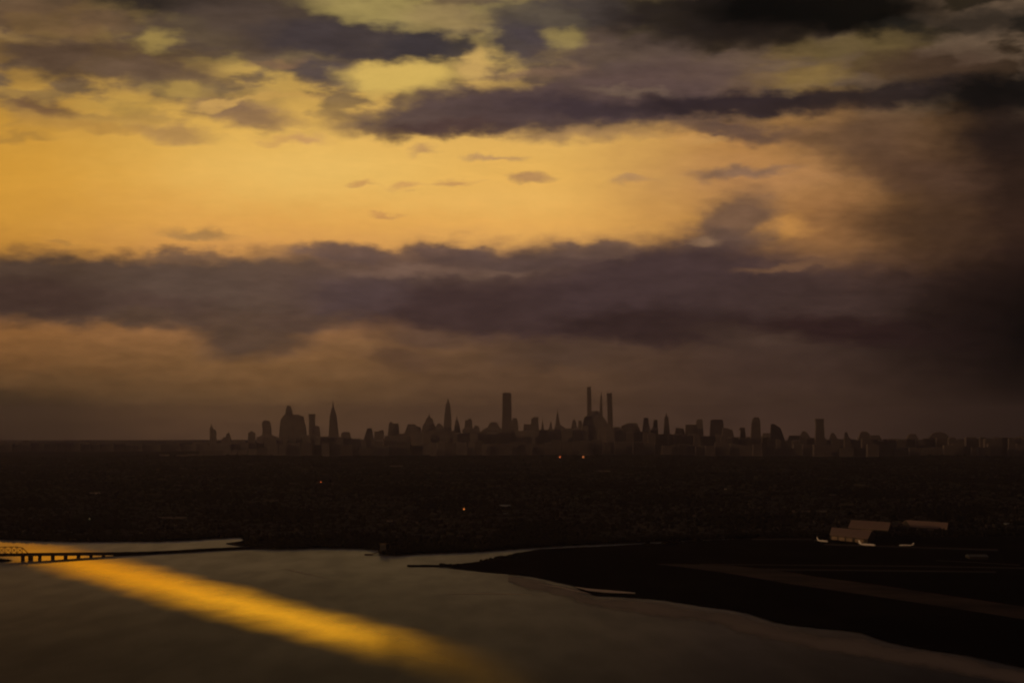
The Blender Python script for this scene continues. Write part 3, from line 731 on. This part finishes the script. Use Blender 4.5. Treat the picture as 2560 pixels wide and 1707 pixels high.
ROOF = [(-60, 1113), (80, 1110), (300, 1113), (480, 1111), (545, 1107), (620, 1100), (690, 1092), (770, 1086), (840, 1092), (905, 1100), (960, 1090), (1010, 1080), (1060, 1075), (1120, 1077), (1220, 1076), (1300, 1074), (1400, 1070),
        (1460, 1064), (1540, 1070), (1600, 1077), (1650, 1081), (1700, 1083), (1800, 1087), (1900, 1092), (1950, 1099), (2000, 1092), (2200, 1096), (2400, 1092), (2640, 1086)]
x = -40; i = 0
while x < 2620:          # the even fringe of blocks along the foot of the skyline
    w = rnd.uniform(11, 26) if x > 500 else rnd.uniform(20, 48)
    top = interp(ROOF, x) + (rnd.uniform(-1, 5) if x > 500 else rnd.uniform(-6, 0))
    prof = [(top + 4, x, x + w), (top, x + w * rnd.uniform(0, .25), x + w * rnd.uniform(.7, 1))]
    if rnd.random() < .5: prof = [(top, x, x + w)]
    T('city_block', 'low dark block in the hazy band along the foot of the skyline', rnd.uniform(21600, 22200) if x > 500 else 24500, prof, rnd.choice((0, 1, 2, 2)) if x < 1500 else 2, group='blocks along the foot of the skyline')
    x += w * rnd.uniform(.75, .98)
x = 400
while x < 2620:          # a nearer, lower row
    w = rnd.uniform(16, 34); top = interp(ROOF, x) * .42 + 1128 * .58 + rnd.uniform(-5, 6) + max(0, 620 - x) * .07
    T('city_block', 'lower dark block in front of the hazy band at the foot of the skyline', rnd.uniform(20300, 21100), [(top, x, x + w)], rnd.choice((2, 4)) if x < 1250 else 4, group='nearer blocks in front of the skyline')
    x += w * rnd.uniform(.8, 1.1)

# ---------------------------------------------------------------- hangars
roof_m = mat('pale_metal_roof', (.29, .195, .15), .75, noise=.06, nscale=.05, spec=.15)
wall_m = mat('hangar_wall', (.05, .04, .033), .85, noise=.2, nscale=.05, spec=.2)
door_m = mat('hangar_door', (.26, .19, .13), .7, noise=.3, nscale=.04, spec=.2)


def hangar(label, el_, er, rl, rr, he, hr, doors=()):
    """corners of the near roof slope: eave left, right, ridge left, right"""
    a, b = ground_at(*el_, he), ground_at(*er, he); c, d = ground_at(*rl, hr), ground_at(*rr, hr)
    root = tag(empty('hangar', Vector((a.x, a.y, drop(a.x, a.y) + 2.5))), label, 'hangar', 'hangars on the airfield')
    o = root.location
    A, B, Cc, D = a - o, b - o, c - o, d - o
    E, F = Cc * 2 - A, D * 2 - B; E.z, F.z = A.z, B.z       # far eaves
    up = Vector((0, 0, .8))
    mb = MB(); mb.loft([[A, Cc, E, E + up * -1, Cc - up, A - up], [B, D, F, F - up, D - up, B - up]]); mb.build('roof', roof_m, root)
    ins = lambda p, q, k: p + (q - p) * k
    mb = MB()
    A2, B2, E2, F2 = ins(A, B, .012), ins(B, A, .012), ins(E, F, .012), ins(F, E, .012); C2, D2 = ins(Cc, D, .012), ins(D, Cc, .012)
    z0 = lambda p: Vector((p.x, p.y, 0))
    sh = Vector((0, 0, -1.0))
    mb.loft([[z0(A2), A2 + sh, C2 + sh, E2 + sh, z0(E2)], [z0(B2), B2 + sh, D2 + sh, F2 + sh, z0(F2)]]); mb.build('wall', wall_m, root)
    for k0, k1 in doors:
        p, q = ins(A2, B2, k0), ins(A2, B2, k1); n = (B2 - A2).cross(Vector((0, 0, 1))).normalized() * .5
        mb = MB(); mb.loft([[z0(p) + n, z0(p) - n, Vector((p.x, p.y, A2.z - 3)) - n, Vector((p.x, p.y, A2.z - 3)) + n], [z0(q) + n, z0(q) - n, Vector((q.x, q.y, B2.z - 3)) - n, Vector((q.x, q.y, B2.z - 3)) + n]])
        mb.build('door', door_m, root)
    return root


hangar('nearest pale roofed hangar, directly behind the two parked airliners', (2074, 1336), (2170, 1346), (2079, 1317.5), (2180, 1326), 14, 28, ((.05, .2), (.24, .4), (.44, .6), (.68, .9)))
hangar('middle pale roofed hangar, standing behind the nearest one', (2120, 1318), (2221, 1324.5), (2128, 1299), (2226.5, 1305), 14, 30, ((.2, .8),))
hangar('rightmost pale roofed hangar, set apart from the other two', (2277, 1316), (2368, 1322), (2265, 1299), (2370, 1306), 13, 27, ((.15, .8),))

# ---------------------------------------------------------------- airliners
plane_m = mat('white_aircraft_paint', (.85, .8, .74), .35, spec=.6, coat=.5)
dark_m = mat('engine_grey', (.25, .23, .21), .4, metal=.6)
glass_m = mat('cockpit_glass', (.02, .02, .025), .1)


def airliner(label, px, py, heading, length):
    g = ground_at(px, py, 2.8)
    s = length / 60
    root = tag(empty('airliner', g, R(heading)), label, 'airplane', 'airliners parked by the hangars')
    root.scale = (s, s, s)
    zc = 5.6
    prof = [(-30, .25, 1.9), (-26, 1.1, 1.4), (-20, 2.2, .5), (-12, 2.9, 0), (16, 2.9, 0), (22, 2.7, -.1), (26, 2.1, -.4), (28.7, 1.2, -.7), (30, .2, -.9)]
    mb = MB(); mb.loft([[(x, r * math.cos(2 * math.pi * i / 16), zc + dz + r * math.sin(2 * math.pi * i / 16)) for i in range(16)] for x, r, dz in prof])
    mb.build('fuselage', plane_m, root, smooth=True)
    MB().loft([[(27.2, -1.5, zc + .3), (27.2, 1.5, zc + .3), (26.2, 1.5, zc + 1.4), (26.2, -1.5, zc + 1.4)], [(28.2, -.9, zc + .1), (28.2, .9, zc + .1), (26.6, .9, zc + 1.5), (26.6, -.9, zc + 1.5)]]).build('windscreen', glass_m, root)
    for sy in (-1, 1):
        w = MB().loft([[(8, 2 * sy, zc - 1.8), (-4, 2 * sy, zc - 1.8), (-4, 2 * sy, zc - 1.0), (8, 2 * sy, zc - .9)], [(-7, 27 * sy, zc + .8), (-10, 27 * sy, zc + .8), (-10, 27 * sy, zc + 1.0), (-7, 27 * sy, zc + 1.0)]]).build('wing', plane_m, root)
        en = MB(); en.loft([[(x, 9.5 * sy + r * math.cos(2 * math.pi * i / 12), zc - 2.6 + r * math.sin(2 * math.pi * i / 12)) for i in range(12)] for x, r in ((9, 1.4), (8.4, 1.7), (5, 1.6), (3, 1.0))])
        en.build('engine', dark_m, w, smooth=True)
        MB().loft([[(-22, 1 * sy, zc + 1.2), (-28, 1 * sy, zc + 1.2), (-28, 1 * sy, zc + 1.6), (-22, 1 * sy, zc + 1.6)], [(-28, 10 * sy, zc + 2.0), (-30.5, 10 * sy, zc + 2.0), (-30.5, 10 * sy, zc + 2.2), (-28, 10 * sy, zc + 2.2)]]).build('tailplane', plane_m, root)
    MB().loft([[(-19, -.25, zc + 2), (-28.5, -.25, zc + 2), (-28.5, .25, zc + 2), (-19, .25, zc + 2)], [(-27, -.12, zc + 11), (-31, -.12, zc + 11), (-31, .12, zc + 11), (-27, .12, zc + 11)]]).build('tail_fin', plane_m, root)
    for x, y in ((22, 0), (-2, 3.4), (-2, -3.4)):
        MB().box(x - .5, x + .5, y - .5, y + .5, 0, zc - 2.2).build('landing_gear', dark_m, root)
    return root


airliner('leftmost parked airliner, its upright tail fin at the left of the hangars', 2056, 1356, -62, 46)
airliner('parked airliner in front of the right end of the nearest hangar', 2168, 1366, -48, 52)
airliner('parked airliner standing alone to the right, seen nearly side on', 2266, 1366, 158, 36)

# ---------------------------------------------------------------- other buildings that show in the dark
pale_roof = mat('pale_roof', (.5, .4, .32), .8, noise=.1, nscale=.05)
pale_wall = mat('pale_wall', (.32, .26, .21), .85, noise=.15, nscale=.05)
cool_roof = mat('cool_grey_roof', (.34, .36, .35), .8, noise=.1, nscale=.05)
dim_cool = mat('dim_cool_roof', (.09, .095, .095), .9, noise=.2, nscale=.05)
dim_roof = mat('dim_brown_roof', (.17, .12, .095), .9, noise=.2, nscale=.03)


def shed(name, label, px, py, w, dep, h, rz, wm, rm, cat='warehouse'):
    g = ground_at(px, py, 4)
    root = tag(empty(name, Vector((g.x, g.y, g.z - 3)), R(rz)), label, cat)
    MB().box(-w / 2, w / 2, -dep / 2, dep / 2, 0, h).build('wall', wm, root)
    q = [(-w / 2 - 1, -dep / 2 - 1), (w / 2 + 1, -dep / 2 - 1), (w / 2 + 1, 0), (w / 2 + 1, dep / 2 + 1), (-w / 2 - 1, dep / 2 + 1), (-w / 2 - 1, 0)]
    zz = [0, 0, 3, 0, 0, 3]
    mb = MB(); o = 0
    mb.loft([[(-w / 2 - 1, -dep / 2 - 1, h), (-w / 2 - 1, 0, h + 4), (-w / 2 - 1, dep / 2 + 1, h), (-w / 2 - 1, 0, h + .2)], [(w / 2 + 1, -dep / 2 - 1, h), (w / 2 + 1, 0, h + 4), (w / 2 + 1, dep / 2 + 1, h), (w / 2 + 1, 0, h + .2)]])
    mb.build('roof', rm, root)
    return root


shed('warehouse', 'small bright roofed warehouse among the dark ground, above and left of the hangars', 1821, 1227, 28, 70, 9, 6, pale_wall, pale_roof)
shed('warehouse', 'long thin pale roof just above and left of the middle hangar', 2094, 1241, 62, 90, 7, 2, pale_wall, dim_roof)
shed('warehouse', 'very long dim roof between the hangars and the thin pale roof', 2025, 1282, 110, 60, 7, 2, wall_m, dim_roof)
shed('warehouse', 'small dim roof left of the middle hangar, near the channel end', 1937, 1322, 14, 30, 5, 4, pale_wall, dim_roof)
shed('warehouse', 'thin pale roof alone in the dark land at the left', 236, 1235, 40, 60, 6, 3, pale_wall, pale_roof)
shed('warehouse', 'faint wide roof in the dark land at the left, above the small bay', 430, 1298, 90, 60, 7, -2, wall_m, dim_roof)
shed('warehouse', 'cool grey roof in the middle of the dark land, right of an orange lamp', 1262, 1267, 34, 60, 7, 3, pale_wall, cool_roof)
shed('warehouse', 'second smaller cool grey roof just below the cool grey roof in the middle', 1265, 1287, 14, 25, 5, 3, pale_wall, cool_roof)
shed('warehouse', 'dim wide roof low in the dark land right of the middle', 1500, 1265, 60, 70, 7, 3, wall_m, dim_roof)
shed('warehouse', 'faint long roof high in the dark land below the three slim towers', 1505, 1180, 90, 200, 9, 0, wall_m, dim_roof)
shed('warehouse', 'faint long roof high in the dark land at the middle left', 985, 1167, 110, 260, 9, 0, wall_m, dim_roof)
shed('warehouse', 'cool dim roof on the airfield at the far right', 2442, 1392, 40, 50, 5, 0, wall_m, dim_cool)
shed('warehouse', 'cool dim roof at the right edge beyond the rightmost hangar', 2520, 1314, 20, 40, 7, 0, wall_m, cool_roof)
shed('warehouse', 'small pale gable near the shore, upper left of the waterfront tower', 975, 1304, 14, 18, 6, 30, pale_wall, dim_roof, 'house')
shed('warehouse', 'small pale gable near the shore, upper right of the waterfront tower', 1042, 1311, 10, 16, 7, -30, pale_wall, dim_roof, 'house')
# waterfront tower with one lit side
g = ground_at(962, 1383, 2.5)
wt = tag(empty('waterfront_building', g, R(50)), 'dark waterfront building whose narrow left side is lit, at the tip of the near shore', 'building')
MB().box(-6, 6, -9, 9, 0, 21).build('wall', wall_m, wt)
MB().box(-6.6, 6.6, -9.6, 9.6, 21, 22.2).build('roof', steel_m, wt)
for k in range(3): MB().box(-6.3, -5.95, -7 + 5 * k, -4 + 5 * k, 4, 17).build('window', glass_m, wt)
g = ground_at(921, 1386, 1)
dk = tag(empty('floating_dock', g, R(8)), 'small dark floating dock at the end of a thin gangway off the waterfront building', 'dock')
MB().box(-9, 9, -4, 4, -1, 1.8, .95, .95).build('pontoon', conc_m, dk)
MB().bar((9, 0, 1.4), (27, 55, 2.6), 1.6).build('gangway', conc_m, dk)

# lamps
def lamp(name, label, px, py, h, col, st, rad, m=[0]):
    g = ground_at(px, py, 2.5 + h) - Vector((0, 0, h))
    root = tag(empty(name, g), label, 'lamp')
    MB().prism(0, 0, .5, 0, h, 8, .3).build('pole', wall_m, root)
    mm = mat('lamp_glow', (.8, .5, .3), emit=col, estr=st)
    MB().prism(0, 0, rad * .7, h - rad, h, 8, rad).loft([[(rad * .98 * math.cos(i * math.pi / 4), rad * .98 * math.sin(i * math.pi / 4), h + .02) for i in range(8)], [(.2 * math.cos(i * math.pi / 4), .2 * math.sin(i * math.pi / 4), h + rad) for i in range(8)]]).build('lamp_head', mm, root)


lamp('floodlight_mast', 'red lamp in the dark land at the left, below the needle skyscraper', 802, 1204, 20, (1, .16, .03), .5, 3.4)
lamp('floodlight_mast', 'orange lamp glowing alone in the dark land below the middle of the skyline', 1160, 1271.5, 20, (1, .28, .05), .55, 3.0)
lamp('floodlight_mast', 'left of two red lamps at the foot of the skyline', 1400, 1141.5, 28, (1, .18, .05), .5, 7.5)
lamp('floodlight_mast', 'right of two red lamps at the foot of the skyline', 1458, 1141.5, 28, (1, .28, .08), .35, 9)
lamp('floodlight_mast', 'faint greenish lamp in the dark land above the small bay', 224, 1296, 16, (.5, .6, .3), .18, 2.2)

# ---------------------------------------------------------------- low houses and woods, too many to count
def scatter_land(count, pmin, pmax):
    out = []
    while len(out) < count:
        px = rnd.uniform(-120, 2680); py = rnd.uniform(pmin, pmax)
        if py > interp(MAIN, px) - 2: continue
        g = ground_at(px, py, 4); d = math.hypot(g.x, g.y)
        out.append((px, g.x, g.y, d, drop(g.x, g.y) + 2.5 + plain(g.x, g.y, d)))
    return out


house_ms = [mat('shingle_dark', (.028, .024, .021), .9), mat('shingle_brown', (.036, .028, .023), .9), mat('render_pale', (.058, .044, .037), .9)]
mb = MB(); idx = []
for (px, x, y, d, z) in scatter_land(9000, 1148, 1345):
    if math.sin(px * .011 + d * .0013) + math.sin(px * .0041 - d * .0031) < rnd.uniform(-1.2, .6): continue
    w, l, h = rnd.uniform(8, 16) * (1 + (rnd.random() < .06) * 3), rnd.uniform(8, 14), rnd.uniform(5, 9); a = rnd.uniform(-.5, .5); ca, sa = math.cos(a), math.sin(a)
    P_ = lambda u, v, k: (x + u * ca - v * sa, y + u * sa + v * ca, z + k)
    mb.loft([[P_(-w / 2, -l / 2, -1), P_(-w / 2, l / 2, -1), P_(-w / 2, l / 2, h * .65), P_(-w / 2, 0, h), P_(-w / 2, -l / 2, h * .65)], [P_(w / 2, -l / 2, -1), P_(w / 2, l / 2, -1), P_(w / 2, l / 2, h * .65), P_(w / 2, 0, h), P_(w / 2, -l / 2, h * .65)]])
    idx += [rnd.choice((0, 0, 0, 0, 1, 1, 2))] * 7
ho = tag(mb.build('low_houses', house_ms[0]), 'countless low houses spread over the dark plain before the skyline', 'houses', kind='stuff')
for m in house_ms[1:]: ho.data.materials.append(m)
for p, k in zip(ho.data.polygons, idx): p.material_index = k
wood_m = mat('bare_woodland', (.02, .018, .012), 1, noise=.3, nscale=.01, spec=0)
mb = MB()
pts = scatter_land(9000, 1146, 1386) 
for px in [rnd.uniform(-100, 2600) for _ in range(3000)]:      # a fringe along the shore
    py = interp(MAIN, px) - abs(rnd.gauss(0, 3)) - .8
    if 600 < px < 625: continue
    g = ground_at(px, py, 3); pts.append((px, g.x, g.y, math.hypot(g.x, g.y), drop(g.x, g.y) + 2))
for (px, x, y, d, z) in pts:
    r = rnd.uniform(4, 8) * (1 + (d > 9000) * .6); h = rnd.uniform(6, 12)
    q = lambda zz, rr, ph: [(x + rr * rnd.uniform(.7, 1.2) * math.cos(ph + i * 1.2566), y + rr * rnd.uniform(.7, 1.2) * math.sin(ph + i * 1.2566), z + zz) for i in range(5)]
    ph = rnd.uniform(0, 6)
    mb.loft([q(-1, r * .5, ph), q(h * .45, r, ph), q(h * .8, r * .7, ph), q(h, r * .2, ph)])
tag(mb.build('woodland', wood_m), 'dark bare woods and street trees across the plain and along the shore', 'trees', kind='stuff')
mb = MB()
for (cx, n_, sp, yy) in ((1617, 14, 5, 1358), (1675, 60, 17, 1354), (1740, 20, 9, 1351.5), (1120, 20, 30, 1413), (1250, 30, 40, 1394)):
    for _ in range(n_):
        px = rnd.gauss(cx, sp * .6); g = ground_at(px, max(interp(S_UP, px), yy - 2) + rnd.uniform(.5, 2), 3)
        x, y, z = g; r = rnd.uniform(2.5, 5); h = rnd.uniform(2, 4.5)
        q = lambda zz, rr, ph: [(x + rr * rnd.uniform(.7, 1.2) * math.cos(ph + i * 1.2566), y + rr * rnd.uniform(.7, 1.2) * math.sin(ph + i * 1.2566), z + zz) for i in range(5)]
        mb.loft([q(-1, r * .6, 0), q(h * .45, r, 0), q(h * .8, r * .7, 0), q(h, r * .2, 0)])
tag(mb.build('shore_scrub', wood_m), 'dark scrub along the channel side of the airfield', 'scrub', kind='stuff')

# ---------------------------------------------------------------- haze
hm = bpy.data.materials.new('haze'); hm.use_nodes = True
t = hm.node_tree; t.nodes.clear()
pv = t.nodes.new('ShaderNodeVolumePrincipled'); pv.inputs['Color'].default_value = (.80, .74, .98, 1); pv.inputs['Density'].default_value = HAZE_DENSITY if 'HAZE_DENSITY' in globals() else 1.25e-5
pv.inputs['Anisotropy'].default_value = .72
om = t.nodes.new('ShaderNodeOutputMaterial'); t.links.new(pv.outputs[0], om.inputs['Volume'])
hz = MB().box(-74000, 74000, -74000, 74000, -354, 640).build('haze', hm)
tag(hz, kind='stuff', label='thin brown evening haze over the bay and the city', cat='haze')
